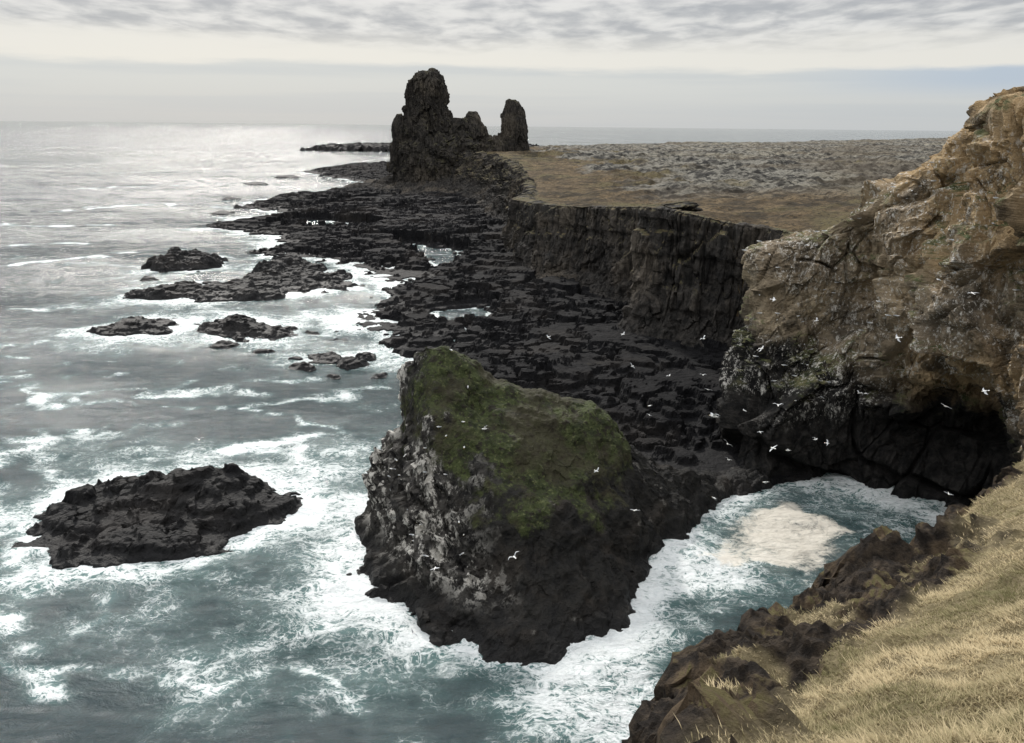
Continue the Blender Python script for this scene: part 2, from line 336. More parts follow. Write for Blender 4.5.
# ---------------------------------------------------------------- middle cliffs (loft)
def midcliff():
    base=[(60,140),(52,160),(50,172),(42,176),(36,179),(28.5,182),(28,190),(38,203),(34,222),(23,240),(9,258),(-1,300),(2,340),(-2,400),(-8,450),(-25,530),(-62,590),(-97,625),(-106,665),(-85,720),(-20,800),(40,950)]
    top=[(64,141,31),(56,160,30),(53,175,29.5),(46,180,30),(38,184,31.5),(33,189,32),(34,197,31.5),(43,207,31),(39,225,29),(27,245,27),(13,264,25.5),(4,302,24),(7,343,24),(6,402,25),(2,455,26),(-4,545,27),(-30,615,30),(-60,640,34),(-65,665,34),(-50,700,30),(10,790,25),(60,940,22)]
    R=[]
    rows=[(-1.1,-3),(-.6,1.0),(0,5.0),(.5,.30),(.75,.6),(.93,.92),(1.0,1.0)]
    B=np.array([(a,b,0) for a,b in base],float); Tp=np.array(top,float)
    for i,(h,v) in enumerate(rows):
        r=B*(1-h)+Tp*h
        r[:,2]=v if i<3 else 3+(Tp[:,2]-3)*v
        R.append(r)
    inl=Tp.copy(); d=(Tp-B); d[:,2]=0; d/=np.linalg.norm(d,axis=1)[:,None]
    R.append(Tp+d*1.5+[0,0,.1]); R.append(Tp+d*12+[0,0,-3.0])
    P=loft(R,170,2400,wr=1,wc=.7); n=gnormals(P); 
    sh=P.shape; p=P.reshape(-1,3); n=n.reshape(-1,3)
    s=np.sign((n.reshape(sh)[50:100].mean(0)*np.array([-1,-.6,0])).sum(-1)); s=np.sign(np.median(s)) or 1; n=n*s
    wz=fbm(p*S(.05,.05,.02),3)[:,None]
    f1,f2,cid,fc=worley(p*S(.62,.62,.02)+wz*.5); q=p*S(.06,.06,.012)
    g1,g2,gid,_=worley(p*S(.12,.12,.02)+wz*.4)
    amp=.6+.4*sstep(200,500,p[:,1]); far=sstep(330,430,p[:,1])
    zf=sstep(3,8,p[:,2])
    lev=sstep(.3,.7,fbm(p*S(.02,.02,.16)+4,2)+.5)
    dsp=ridged(q,5,.5)*2.4*amp+fbm(p*S(.03,.03,.006)+3,3)*4.5+zf*((gid-.4)*3.6*sstep(0,.06,g2-g1)+(cid*1.6-.3)*sstep(0,.08,f2-f1)-lev*.9)+facets(p*S(.16,.16,.10),4,.5,.1)*.9
    dsp=dsp+far*(facets(p*S(.05,.05,.07),5,.55,.1)*3.0+ridged(p*.05,5)*1.2-1.5)
    v=np.linspace(0,1,sh[0])[:,None].repeat(sh[1],1).ravel()
    p=p+n*(S(1,1,.2)*(1-far[:,None])+S(1,1,.5)*far[:,None])*(dsp*(1-.6*sstep(.80,.86,v))*(1-sstep(.88,.94,v)))[:,None]
    ob=grid_obj('sea_cliff',p.reshape(sh)); ob.data.materials.append(M_midcliff)
    tag(ob,'cliff','dark columnar basalt cliffs with a brown grass lip',kind='structure')
midcliff()

# ---------------------------------------------------------------- plateau
PLAT=[(400,118),(66,124),(58,126),(60,150),(56,172),(48,182),(40,187),(36,191),(37,199),(45,208),(41,227),(29,248),(15,267),(6,304),(9,345),(8,404),(4,457),(-2,547),(-28,617),(-55,650),(-48,695),(12,790),(60,940),(40,1100),(-10,1350),(40,1600),(500,1900),(1400,2600),(5000,5600),(5000,118)]
def plateau():
    y=116*np.power(5200/116.,np.linspace(0,1,700)); nc=680; s=np.linspace(-.14,.95,nc)
    Y=np.repeat(y[:,None],nc,1); X=s[None,:]*(Y+60); x=X.ravel();yy=Y.ravel(); p=np.stack([x,yy,0*x],1)
    d=sdf(x+fbm(p*.06,5)*2.5,yy+fbm(p*.06+9,5)*2.5,PLAT)
    d=np.where((yy>900),sdf(x+fbm(p*.01,3)*40,yy+fbm(p*.01+9,3)*60,PLAT),d)
    base=rbf([(50,176,29.5),(34,192,32),(40,225,28.5),(14,268,25),(5,304,23.8),(10,400,25),(0,540,26.5),(-40,650,32),(60,940,20),(0,1350,14),(200,1700,12),(60,126,31.5),(200,130,38),(200,300,31),(300,600,28),(150,600,26),(500,1200,25),(900,2200,22),(1500,3000,30),(3000,3200,44),(5000,5000,40),(800,900,32)],x,yy)
    lump=sstep(8,60,d)*sstep(220,400,yy+x*.3)
    rel=(ridged(p*.045,6)*3.0+facets(p*.05,3)*1.6+fbm(p*.16+3,4)*1.3)*lump+fbm(p*.02,4)*2.0+fbm(p*.2,5)*.6
    lo=fbm(p*.004,4)*4*sstep(500,1500,yy)
    z=base+rel*sstep(0,10,d)+lo
    z=np.where(d>0,z-1.2*np.exp(-d/1.2),z-1.2+np.maximum(d*6,-34)); z=np.maximum(z,-3)
    z=np.where((yy>900)&(d>0),np.minimum(z,2+d*.35),z)
    P=np.stack([X,Y,z.reshape(X.shape)],-1)
    ob=grid_obj('plateau',P,attrs={'edge':np.exp(-np.maximum(d,0)/45.)},keep=P[...,2]>-2.5)
    m,T=newmat('lava_heath'); geo=T.nt.nodes.new('ShaderNodeNewGeometry'); pos=geo.outputs['Position']
    sep=T.nt.nodes.new('ShaderNodeSeparateXYZ'); T.nt.links.new(pos,sep.inputs[0]); yv=sep.outputs[1]
    n0=T.noise(pos,.007,5,.6); n1=T.noise(pos,.02,6,.6); n2=T.noise(pos,.12,8,.7); n3=T.noise(pos,.9,6,.7)
    lava=T.mix(T.ss(n2,.43,.57),(.034,.033,.031),(.22,.21,.18)); lava=T.mix(T.ss(n1,.48,.62),lava,T.mix(T.ss(n2,.43,.57),(.07,.063,.05),(.26,.24,.19)))
    lava=T.mix(T.ss(n3,.5,.7),lava,(.045,.04,.034)); lava=T.mix(T.m('MULTIPLY',T.ss(n0,.48,.58),.6),lava,T.mix(n2,(.04,.035,.028),(.15,.12,.085)))
    heath=T.mix(T.ss(n2,.38,.62),(.06,.045,.029),(.17,.125,.072)); heath=T.mix(T.ss(n1,.5,.62),heath,(.125,.105,.055)); heath=T.mix(T.ss(n3,.48,.62),heath,(.042,.035,.024))
    heath=T.mix(T.m('MULTIPLY',T.ss(T.noise(pos,.05,6,.7),.52,.60),.8),heath,(.035,.03,.022))
    f=T.ss(T.m('ADD',T.attr('edge'),T.m('MULTIPLY',T.m('SUBTRACT',n1,.5),1.6)),.22,.4)
    near=T.ss(T.m('ADD',yv,T.m('MULTIPLY',n1,120.0)),390.0,310.0); f=T.m('MAXIMUM',f,near)
    c=T.mix(f,lava,heath)
    finish(T,c,.95,T.m('ADD',T.m('MULTIPLY',n2,3.0),n3),spec=.1,dist=1.2)
    ob.data.materials.append(m); tag(ob,'ground','rough grey lava field with brown heath along the cliff tops',kind='structure')
plateau()

# ---------------------------------------------------------------- sea stacks
def stack(name,label,lumps,origin,fk=3.4):
    Vs=[];Fs=[];off=0
    for (cx,cy,prof) in lumps:
        prof=sorted(prof); z=np.linspace(prof[0][0],prof[-1][0],130); A=np.array(prof,float)
        rx=np.interp(z,A[:,0],A[:,1]);ry=np.interp(z,A[:,0],A[:,2]);dx=np.interp(z,A[:,0],A[:,3])
        th=np.linspace(0,2*math.pi,180,endpoint=False)
        c=np.cos(th); s=np.sin(th)
        P=np.zeros((131,180,3)); P[:130,:,0]=cx+dx[:,None]+rx[:,None]*c; P[:130,:,1]=cy+ry[:,None]*s; P[:130,:,2]=z[:,None]
        P[130,:]=[cx+dx[-1],cy,z[-1]+.3]
        p=P.reshape(-1,3); n=p-S(cx,cy,0)-np.stack([np.interp(p[:,2],z,dx),0*p[:,0],p[:,2]],1); n/=np.linalg.norm(n,axis=1)[:,None]+1e-6
        R=np.interp(p[:,2],z,np.minimum(rx,ry)); k=np.clip(R/12,.2,1.2)
        dsp=(ridged(p*S(.10,.10,.02)+cx,5)*2.0+facets(p*S(.12,.12,.05)+3,5,.55,.06)*fk+fbm(p*.3,4)*.4-1.6)*k
        p=p+n*dsp[:,None]; p[:,2]+=facets(p*S(.16,.16,.01)+5,3,.5,.12)*3.0*np.clip(k*1.5,0,1)
        Vs.append(p);Fs.append(gfaces(131,180,True)+off);off+=len(p)
    ob=make_mesh(name,np.concatenate(Vs),np.concatenate(Fs),origin=origin); ob.data.materials.append(M_stack)
    return tag(ob,'rock pinnacle',label)
stack('sea_stack','tall jagged rock pinnacle with broad craggy shoulders',[
 (-65,640,[(20,22,20,0),(46,19,17,0),(54,16.5,14,0),(60,15,12,0),(68,13.8,11,0),(75,12.6,12,.3),(80,11.6,11,.5),(83,10.6,9,.5),(85.5,9,7,.5),(87,6,5,.5)]),
 (-61,640,[(40,10,10,0),(66,8,8,0),(80,6,6,0),(86,4.5,4,0),(88.5,2.5,2,0)]),
 (-49,640,[(-4,43,34,0),(10,41,31,0),(24,39,28,-1),(36,36,24,-2),(41,28,18,-3),(44,19,10,-4)]),
 (-37,638,[(25,20,16,0),(40,16,13,0),(47,13,10,0),(52,10,7,-1),(54,7,4,-1)]),
 (-31,637,[(30,10,10,0),(48,7.5,7,0),(55,5.5,4,0),(59,3.2,2,0)]),
 (-86,638,[(15,11,12,3),(34,8,9,2),(44,6,7,1),(50,5,5,.5),(54,3.6,3.5,.5),(57,2,2,.5)]),
 (-18,640,[(15,16,16,0),(30,12,13,0),(38,7,8,-1),(42,3,4,-2)])],(-53,640,0),2.8)
stack('sea_stack','slender upright rock pinnacle on the cliff top',[
 (-1,650,[(14,14,17,0),(30,11.5,13,0),(37,10.8,11,.5),(46,10.2,10,.5),(54,9.4,8.5,.3),(60,7.8,7,0),(64,6.2,5,-.4),(66.5,5,4,-.8),(68,3.2,2.5,-1)])],(0,650,20),1.9)

# ---------------------------------------------------------------- great tuff cliff
def bigcliff():
    # columns, each listed from inland crest down to the sea bed: (x,y,z)
    cols=[
     [(80,175,28),(62,166,29.5),(56,160,30),(54,158,26),(53,157,18),(52,156,10),(51,155,3),(50,155,-4)],
     [(75,150,29),(56,140,31),(47,137,31.5),(43,135,27),(42,134,18),(41,133,10),(40,131,3),(39,130,-4)],
     [(70,145,29),(50,133,31.5),(38,124,32.5),(37,121,27),(36.5,118,18),(36,116,10),(35.5,114,3),(35.5,112,-4)],
     [(70,140,30),(50,131,33),(42.5,121,34.5),(42,118,28),(41,115,18),(41,113,10),(40.5,112,3),(40,110,-4)],
     [(75,138,34),(56,128,37),(49.3,118,38.2),(50,116,31),(49,114,19),(50,114,10),(48.5,112,3),(48,110,-4)],
     [(80,135,38),(63,123,42),(55.2,113,44.2),(53.5,109.5,36),(52.5,106.5,21),(57,112,10),(56,107.5,3),(55,105,-4)],
     [(82,130,42),(66,116,48),(57,109.5,47.6),(58.5,108,38),(55.5,103.5,22),(65,110,11),(62,103,3),(61,100,-4)],
     [(85,120,46),(68,109,52),(56.8,104.5,52.8),(56.8,99,42),(54.6,95.5,25),(67,104,13),(66,98,3),(65,96,-4)],
     [(88,105,50),(70,99,53),(58,97,53.2),(58,93,42),(56,89.5,27),(64,93,13),(66,90,3),(65,88,-4)],
     [(90,85,54),(74,84,55),(61,84,55),(59,80,43),(57,77,30),(57.5,76,16),(58,75,4),(59,74,-4)],
     [(90,65,56),(78,66,56),(68,68,54),(63,68,46),(58,68,34),(55,69,18),(53,70,5),(53,70,-4)]]
    C=np.array(cols,float).transpose(1,0,2)
    P=loft(C,560,780,wr=.9,wc=1); sh=P.shape; n=gnormals(P)
    s=np.sign(np.median((n[220:390]*np.array([-.7,-.7,0])).sum(-1))); n=n*s
    p=P.reshape(-1,3); n=n.reshape(-1,3); v=np.linspace(0,1,sh[0])[:,None].repeat(sh[1],1).ravel()
    low=sstep(16,11,p[:,2])
    f1,f2,cid,fc=worley(p*S(.45,.45,.04)+fbm(p*.1,2)[:,None]*.5)
    gul=ridged(p*S(.08,.08,.018)+2,5,.42)
    wv=np.stack([fbm(p*.06+k*9,3) for k in range(3)],1)
    tilt=np.stack([p[:,0],p[:,1],p[:,2]-.6*p[:,0]],1)
    fa=facets(tilt*S(.07,.07,.038)+wv*.08,2,.5,.04)*4.6+facets(tilt*S(.20,.20,.13)+wv*.10,4,.50,.05)*(1.25-.7*low)
    sl=(p[:,2]-.45*p[:,0]+fbm(p*.06,3)*1.2)/3.4; sf=sl%1; led=(sstep(0,.9,sf)-sstep(.95,1,sf))*(.5+fbm(p*.05+3,3))
    dsp=gul*1.5+fa+fbm(p*.6,4)*.10+(1-low)*led*1.0+low*(cid*.6)*sstep(0,.2,f2-f1)
    face=sstep(.20,.34,v)
    p=p+n*S(1,1,.35)*((dsp-1.8)*(.4+.6*face))[:,None]
    ob=grid_obj('bird_cliff',p.reshape(sh)); ob.data.materials.append(M_cliff)
    tag(ob,'cliff','high tan layered cliff over black basalt streaked by birds',kind='structure')
    return p,n
CL_V,CL_N=bigcliff()

# ---------------------------------------------------------------- near hillside
EDGE=[(-12,-6),(-4,-1),(.5,3),(1.8,8),(3.4,13),(5.5,20),(6.8,26),(7.8,30.5),(12.1,36),(19.4,43),(24.2,47),(32.5,54.5),(42,62.5),(54,70)]
SLC=[(0,-3,49),(-10,-5,48.5),(0,0,48.2),(10,0,48.8),(20,0,51),(35,0,54),(60,0,58),(1,5,44),(2.5,12,38),(9,12,39.7),(6.9,14,37.8),(6.5,18,34.4),(5.0,20,32.0),(6.8,23,29.8),(7.2,30,26.4),(11.5,36,25.6),(19.4,43,24.0),(24.2,47,23.1),
 (32.5,54,22.9),(42,62,24.2),(21.3,30,31.5),(14.2,26,31.5),(24,40,26.6),(9.1,22,32.6),(16,16,38.5),(33,45,29.8),(40,52,30.5),(30,30,36),
 (45,35,43),(60,60,48),(60,40,53),(50,20,53),(58,68,40),(80,60,56),(80,30,58),(52,62,37)]
def hill():
    X,Y=np.meshgrid(np.arange(-14,80,.16),np.arange(-8,82,.16)); x=X.ravel();y=Y.ravel(); p0=np.stack([x,y,0*x],1)
    k=sstep(6,16,y); w1=fbm(p0*.25,4)*.9*k; w2=fbm(p0*.25+40,4)*.9*k
    poly=EDGE+[(120,80),(120,-30),(-30,-30)]
    d=sdf(x+w1*1.8,y+w2*1.8,poly)
    z=rbf(SLC,x+w1*.4,y+w2*.4)
    o=np.maximum(-d,0); z=z-o*(1.9+.8*fbm(p0*.2+6,3))-1.6*o*sstep(1.0,3,o)
    z=np.maximum(z,-5)
    band=2.1+4.4*sstep(22,29,y)*sstep(50,41,y)+fbm(p0*.13+4,4)*1.8-1.9*sstep(46,52,y)
    rock=sstep(band+.6,band-.6,d)
    P=np.stack([x,y,z],1); n=gnormals(P.reshape(X.shape+(3,))).reshape(-1,3)
    nd=n*.85+S(0,0,.2)
    wv=np.stack([fbm(P*.12+k*9,3) for k in range(3)],1)
    fcx=facets(P*S(.22,.22,.18)+wv*.3+5,5,.54,.2)
    rd=fcx*1.15+fbm(P*.25,5)*.8+ridged(P*.6,4)*.18-.1
    tus=np.maximum(fbm(P*S(.9,.9,.9),3),-.2)*.25+fbm(P*.22,3)*.45
    V=P+nd*((rock*rd+(1-rock)*tus)*sstep(3,14,y))[:,None]
    # turf clings to the gentler tops of the crags
    turf=rock*sstep(.2,.45,fbm(p0*.22+60,4))*sstep(.3,1.0,d)
    ob=grid_obj('hillside',V.reshape(X.shape+(3,)),attrs={'rock':rock*(1-.9*turf)},keep=V[:,2].reshape(X.shape)>-3)
    m,T=newmat('hillside_surface'); geo=T.nt.nodes.new('ShaderNodeNewGeometry'); pos=geo.outputs['Position']; sn=T.nt.nodes.new('ShaderNodeSeparateXYZ'); T.nt.links.new(geo.outputs['Normal'],sn.inputs[0])
    n2=T.noise(pos,1.2,8,.65); n3=T.noise(pos,7,6,.7); n1=T.noise(pos,.3,5)
    rk=T.mix(T.ss(n2,.38,.65),(.016,.013,.011),(.058,.045,.033)); rk=T.mix(T.ss(n1,.48,.66),rk,(.115,.083,.052))
    mo=T.m('MULTIPLY',T.ss(T.m('ADD',sn.outputs[2],T.m('SUBTRACT',n2,.5)),.75,.95),T.ss(n1,.52,.60))
    rk=T.mix(T.m('MULTIPLY',mo,.8),rk,T.mix(n3,(.05,.05,.018),(.17,.145,.065)))
    gr=T.mix(T.ss(n2,.35,.65),(.17,.14,.08),(.30,.25,.15)); gr=T.mix(T.ss(n1,.55,.75),gr,(.15,.145,.065))
    c=T.mix(T.attr('rock'),gr,rk)
    finish(T,c,.9,T.m('ADD',T.m('MULTIPLY',n3,.5),T.m('MULTIPLY',n2,1.6)),spec=.15,dist=.4)
    ob.data.materials.append(m); tag(ob,'hillside','steep slope of dry grass edged with dark crags',kind='structure')
    # grass blades
    dist=np.sqrt(V[:,0]**2+V[:,1]**2+(V[:,2]-50)**2)
    vis=(y>6)*(y<76)*(x<64)*(x>0)
    wgt=(1-rock)**2*vis*(d>.5)/np.maximum(dist,12)**1.7; wgt=wgt+turf*.6*(y>15)*(y<65)/np.maximum(dist,12)**1.7
    wgt=wgt/wgt.sum(); N=500000
    idx=rng.choice(len(V),N,p=wgt); b=V[idx]+np.stack([rng.uniform(-.11,.11,N),rng.uniform(-.11,.11,N),np.zeros(N)-.03],1)
    nn=n[idx]; nn=nn*np.sign(nn[:,2:3]); tuft=fbm(b*1.1,3)
    down=S(0,0,-1)+nn*nn[:,2:3]; down/=np.linalg.norm(down,axis=1)[:,None]+1e-6
    L=(.08+.13*rng.random(N))*(1+1.0*tuft)
    wind=np.stack([-.2+fbm(b*.5+2,3)*1.8,.2+fbm(b*.5+22,3)*1.8,0*b[:,0]],1)
    rnd=rng.normal(0,.75,(N,3)); lean=down*.35+wind*.55+rnd; lean[:,2]*=.3
    up=nn*.8+S(0,0,.35)
    side=np.cross(lean,up); side/=np.linalg.norm(side,axis=1)[:,None]+1e-6
    dd=dist[idx]; wd=(.005+.00034*dd)*rng.uniform(.7,1.3,N)
    p1=b+(up*.7+lean*.35)*(L*.5)[:,None]; p2=b+(up*.8+lean*1.0)*(L)[:,None]*.85
    sw=side*wd[:,None]
    Vb=np.stack([b-sw,b+sw,p1-sw*.8,p1+sw*.8,p2],1).reshape(-1,3)
    o=np.arange(N)[:,None]*5
    F=np.concatenate([o+[0,1,3],o+[0,3,2],o+[2,3,4]],0)
    hue=np.clip(.62+fbm(b*.15,4)*1.0+tuft*.3+rng.normal(0,.20,N),0,1)
    g=make_mesh('dry_grass',Vb,F,attrs={'hue':np.repeat(hue,5),'tip':np.tile([0,0,.5,.5,1],N)})
    m,T=newmat('grass_blade'); hu=T.attr('hue'); tp=T.attr('tip')
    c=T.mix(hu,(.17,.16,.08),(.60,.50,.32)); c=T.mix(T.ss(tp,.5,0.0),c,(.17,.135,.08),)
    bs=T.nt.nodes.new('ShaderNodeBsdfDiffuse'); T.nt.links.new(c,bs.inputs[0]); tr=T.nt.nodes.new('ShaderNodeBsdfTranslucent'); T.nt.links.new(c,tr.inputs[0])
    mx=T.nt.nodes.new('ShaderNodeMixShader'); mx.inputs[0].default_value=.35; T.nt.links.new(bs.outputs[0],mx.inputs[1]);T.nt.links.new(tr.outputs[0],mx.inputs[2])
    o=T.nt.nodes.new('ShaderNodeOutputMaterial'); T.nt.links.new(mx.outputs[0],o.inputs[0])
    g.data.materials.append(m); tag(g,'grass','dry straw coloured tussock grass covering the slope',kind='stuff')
hill()

# ---------------------------------------------------------------- sea
def sea():
    nr,nc=1100,900
    y=30*np.power(40000/30.,np.linspace(0,1,nr)); s=np.linspace(-1.05,.95,nc)
    Y=np.repeat(y[:,None],nc,1); X=s[None,:]*(Y+28); x=X.ravel(); yy=Y.ravel(); p=np.stack([x,yy,0*x],1)
    cell=(yy+28)*.0068
    z=np.zeros(len(x)); 
    for lam,a,off in((70,.6,0),(28,.55,5),(12,.38,9),(5,.22,13),(2.3,.12,21)):
        z+=a*(1-sstep(.3,.7,cell/lam))*(perlin(p*S(.6,1.3,1)/lam+off)+.6*(1-2*np.abs(perlin(p*S(.6,1.5,1)/lam+off+3))))
    near=yy<1400; xn=x[near];yn=yy[near];pn=p[near]
    d=np.full(xn.shape,1e9)
    for q in [SHELF,ISLET_O,CLIFF_O,LROCK]+list(ISL.values()): d=np.minimum(d,-sdf(xn,yn,q))
    for q in POOLS: d=np.where(sdf(xn,yn,q)>-2,6,d)
    d=np.maximum(d,0)
    nz=fbm(pn*S(.03,.05,1)+4,4); nz2=fbm(pn*.12,3)
    f=.33*np.exp(-d/(2.8+2.4*nz))+.25*np.exp(-d/22.)
    def blob(cx,cy,rx,ry,a): return a*np.exp(-(((xn-cx)/rx)**2+((yn-cy)/ry)**2))
    f+=blob(42,97,16,12,.13)+blob(20,84,6,9,.24)+blob(12,69,7,9,.36)+blob(8,60,8,7,.36)+blob(-26,63,10,5,.28)+blob(28,82,9,9,.18)+blob(-12,66,9,6,.12)
    f+=blob(-25,97,9,16,.25)+blob(-26,122,16,14,.17)+blob(-52,80,16,5,.10)+blob(-55,240,24,16,.16)+blob(-50,215,14,10,.32)+blob(-85,218,35,14,.12)+blob(-45,180,18,14,.16)+blob(-62,120,22,12,.13)+blob(-18,76,7,6,.28)+blob(-70,96,6,12,.12)
    for pts,w,a in (([(-110,154),(-90,150),(-71,146),(-44,130),(-29,120)],2.4,.5),([(-120,168),(-98,160),(-80,163)],2.4,.42),([(-260,400),(-202,410)],6,.55),([(-253,487),(-215,520)],8,.55),([(-150,190),(-110,178)],2.2,.42),([(-100,128),(-60,108)],2.0,.42),([(-95,112),(-72,122)],2.0,.4),
                    ([(-185,283),(-152,322)],4,.55),([(-210,330),(-180,350)],5,.55),([(-230,300),(-190,296)],4,.5),([(-330,640),(-250,700)],10,.5),([(-420,820),(-300,900)],12,.5),([(-80,112),(-68,120)],3,.34),([(-60,135),(-30,150)],2.6,.42),([(-120,225),(-140,215)],4,.45),([(-75,100),(-66,84),(-40,78)],2.6,.32),([(-50,70),(-30,66),(-15,60)],2.0,.36),([(-80,150),(-40,158)],2.4,.4)):
        f+=a*np.exp(-(segd(xn+nz*16,yn+nz*16+nz2*4,pts)/w)**2)*(.7+nz2*.8)
    f+=nz*.24+nz2*.13
    F=np.zeros(len(x)); F[near]=np.clip(f*(1-.5*sstep(500,1300,yn)),0,1)
    sc=np.zeros(len(x)); q=((xn-34+nz2*7)/8.2)**2+((yn-92-.3*(xn-33)+nz2*7+nz*6)/8)**2; sc[near]=sstep(1.8,.0,q)
    z=z+F*.15
    P=np.stack([X,Y,z.reshape(X.shape)],-1)
    ob=grid_obj('sea',P,attrs={'foam':F,'scum':sc},smooth=True)
    m,T=newmat('sea_water'); geo=T.nt.nodes.new('ShaderNodeNewGeometry'); pos=geo.outputs['Position']
    fo=T.attr('foam'); scm=T.attr('scum')
    warp=T.n('ShaderNodeTexNoise',{'Vector':pos,'Scale':.18,'Detail':5.0},out=1)
    wp=T.vm('ADD',pos,T.n('ShaderNodeVectorMath',{0:warp,'Scale':7.0},out=0,operation='SCALE'))
    wp2=T.vm('MULTIPLY',wp,(.8,1.2,1))
    def fil(sc,k): return T.m('SUBTRACT',1.0,T.m('MULTIPLY',T.m('ABSOLUTE',T.m('SUBTRACT',T.noise(wp2,sc,3,.5),.5)),k),clamp=True)
    lace=T.m('MAXIMUM',T.m('MULTIPLY',fil(.22,16.0),.8),T.m('MAXIMUM',T.m('MULTIPLY',fil(.6,13.0),.9),T.m('MULTIPLY',fil(1.5,10.0),.8)))
    fb=T.noise(pos,.22,12,.74)
    fb2=T.noise(wp2,1.4,6,.7)
    tex=T.m('ADD',T.m('MULTIPLY',lace,.46),T.m('ADD',T.m('MULTIPLY',fb,1.05),T.m('MULTIPLY',fb2,.45)))
    mk=T.ss(T.m('ADD',tex,fo),1.32,1.76)
    mk=T.m('MULTIPLY',mk,T.ss(fo,.03,.3))
    tur=T.ss(T.m('ADD',fo,T.m('MULTIPLY',fb,.5)),.34,.95)
    wat=T.mix(tur,(.022,.039,.043),(.10,.18,.175))
    col=T.mix(mk,wat,T.mix(T.noise(pos,2.5,4),(.48,.53,.54),(.84,.86,.86)))
    sm=T.ss(T.m('ADD',T.m('MULTIPLY',scm,1.0),T.m('ADD',T.m('MULTIPLY',T.m('SUBTRACT',fb,.5),1.6),T.m('MULTIPLY',T.m('SUBTRACT',fb2,.5),1.4))),.40,1.0)
    col=T.mix(T.m('MULTIPLY',sm,.85),col,T.mix(T.noise(pos,.8,6,.6),(.50,.46,.39),(.76,.72,.64)))
    mk2=T.m('MAXIMUM',mk,sm)
    rough=T.m('ADD',.08,T.m('MULTIPLY',mk2,.6))
    st=T.vm('MULTIPLY',pos,(.75,1.3,1)); 
    gust=T.m('ADD',.5,T.m('MULTIPLY',T.ss(T.noise(T.vm('MULTIPLY',pos,(.35,1,1)),.012,5,.6),.42,.60),.95))
    h=T.m('MULTIPLY',gust,T.m('ADD',T.m('MULTIPLY',T.noise(st,.5,9,.64,.4),2.2),T.m('MULTIPLY',T.noise(st,.06,5,.55),5.5))); h=T.m('ADD',h,T.m('MULTIPLY',mk2,.12))
    finish(T,col,rough,h,spec=.5,ior=1.33,dist=.6,bstr=.82)
    ob.data.materials.append(m); tag(ob,'sea','grey green ocean with foam patches around the rocks',kind='structure')
sea()

# ---------------------------------------------------------------- gulls
def simple(name,c,r=.6):
    m,T=newmat(name); geo=T.nt.nodes.new('ShaderNodeNewGeometry'); nn=T.noise(geo.outputs['Position'],20,3)
    finish(T,T.mix(nn,c,tuple(v*.85 for v in c)),r,nn,dist=.003); return m
GM=[simple('feather_white',(.8,.8,.78)),simple('feather_grey',(.38,.4,.42)),simple('feather_black',(.03,.03,.03)),simple('beak_yellow',(.6,.42,.08))]
def gull_mesh(flying,dih=.25):
    V=[];F=[];MI=[]
    prof=[(-.30,.012,.0),(-.24,.03,.0),(-.12,.062,0),(0,.078,-.005),(.10,.07,0),(.16,.046,.012),(.20,.044,.025),(.24,.036,.028),(.265,.014,.022),(.32,.004,.012)]
    K=10
    for (y,r,z) in prof:
        for k in range(K):
            a=2*math.pi*k/K; V.append((r*math.cos(a),y,z+r*.9*math.sin(a)))
    for i in range(len(prof)-1):
        for k in range(K):
            F.append((i*K+k,i*K+(k+1)%K,(i+1)*K+(k+1)%K,(i+1)*K+k)); MI.append(3 if i>=8 else 0)
    def panel(rows,mats):
        b=len(V)
        for r in rows: V.extend(r)
        n=len(rows[0])
        for i in range(len(rows)-1):
            for j in range(n-1): F.append((b+i*n+j,b+i*n+j+1,b+(i+1)*n+j+1,b+(i+1)*n+j)); MI.append(mats[i])
    panel([[(-.02,-.24,.0),(.02,-.24,0)],[(-.075,-.40,.0),(.075,-.40,0)]],[0])
    for s in(-1,1):
        if flying:
            st=[(.03,.09,-.11,0.01),(.18,.12,-.08,.09),(.32,.10,-.07,.13),(.45,.03,-.09,.12),(.56,-.05,-.12,.09),(.64,-.13,-.145,.06)]
            top=[[(s*a,b,z*(dih/.25)+.012),(s*a,(b+c)/2,z*(dih/.25)+.022),(s*a,c,z*(dih/.25))] for a,b,c,z in st]
            bot=[[(s*a,b,z*(dih/.25)+.008),(s*a,(b+c)/2,z*(dih/.25)+.002),(s*a,c,z*(dih/.25)-.003)] for a,b,c,z in st]
            panel(top,[1,1,1,1,2]); panel(bot,[0,0,0,0,2])
        else:
            panel([[(s*.03,.1,.06),(s*.075,.1,.02),(s*.07,.08,-.02)],[(s*.03,-.1,.07),(s*.085,-.1,.015),(s*.07,-.1,-.03)],[(s*.012,-.38,.035),(s*.03,-.38,.02),(s*.02,-.36,.0)]],[1,1]); 
            panel([[(s*.02,.0,-.07),(s*.03,.0,-.07)],[(s*.02,.0,-.16),(s*.03,.0,-.16)],[(s*.015,.05,-.165),(s*.04,.05,-.165)]],[3,3])
    me=bpy.data.meshes.new('gull'); me.from_pydata(V,[],F)
    for m in GM: me.materials.append(m)
    me.polygons.foreach_set('material_index',MI); me.polygons.foreach_set('use_smooth',[True]*len(F)); me.update(); return me
fl=[gull_mesh(True,d) for d in(.30,.1,.5,-.1)]; per=gull_mesh(False)
def put(me,loc,rot,sc,lab,grp):
    o=bpy.data.objects.new('gull',me); o.location=loc; o.rotation_euler=rot; o.scale=(sc,)*3; COL.objects.link(o)
    tag(o,'bird',lab,group=grp)
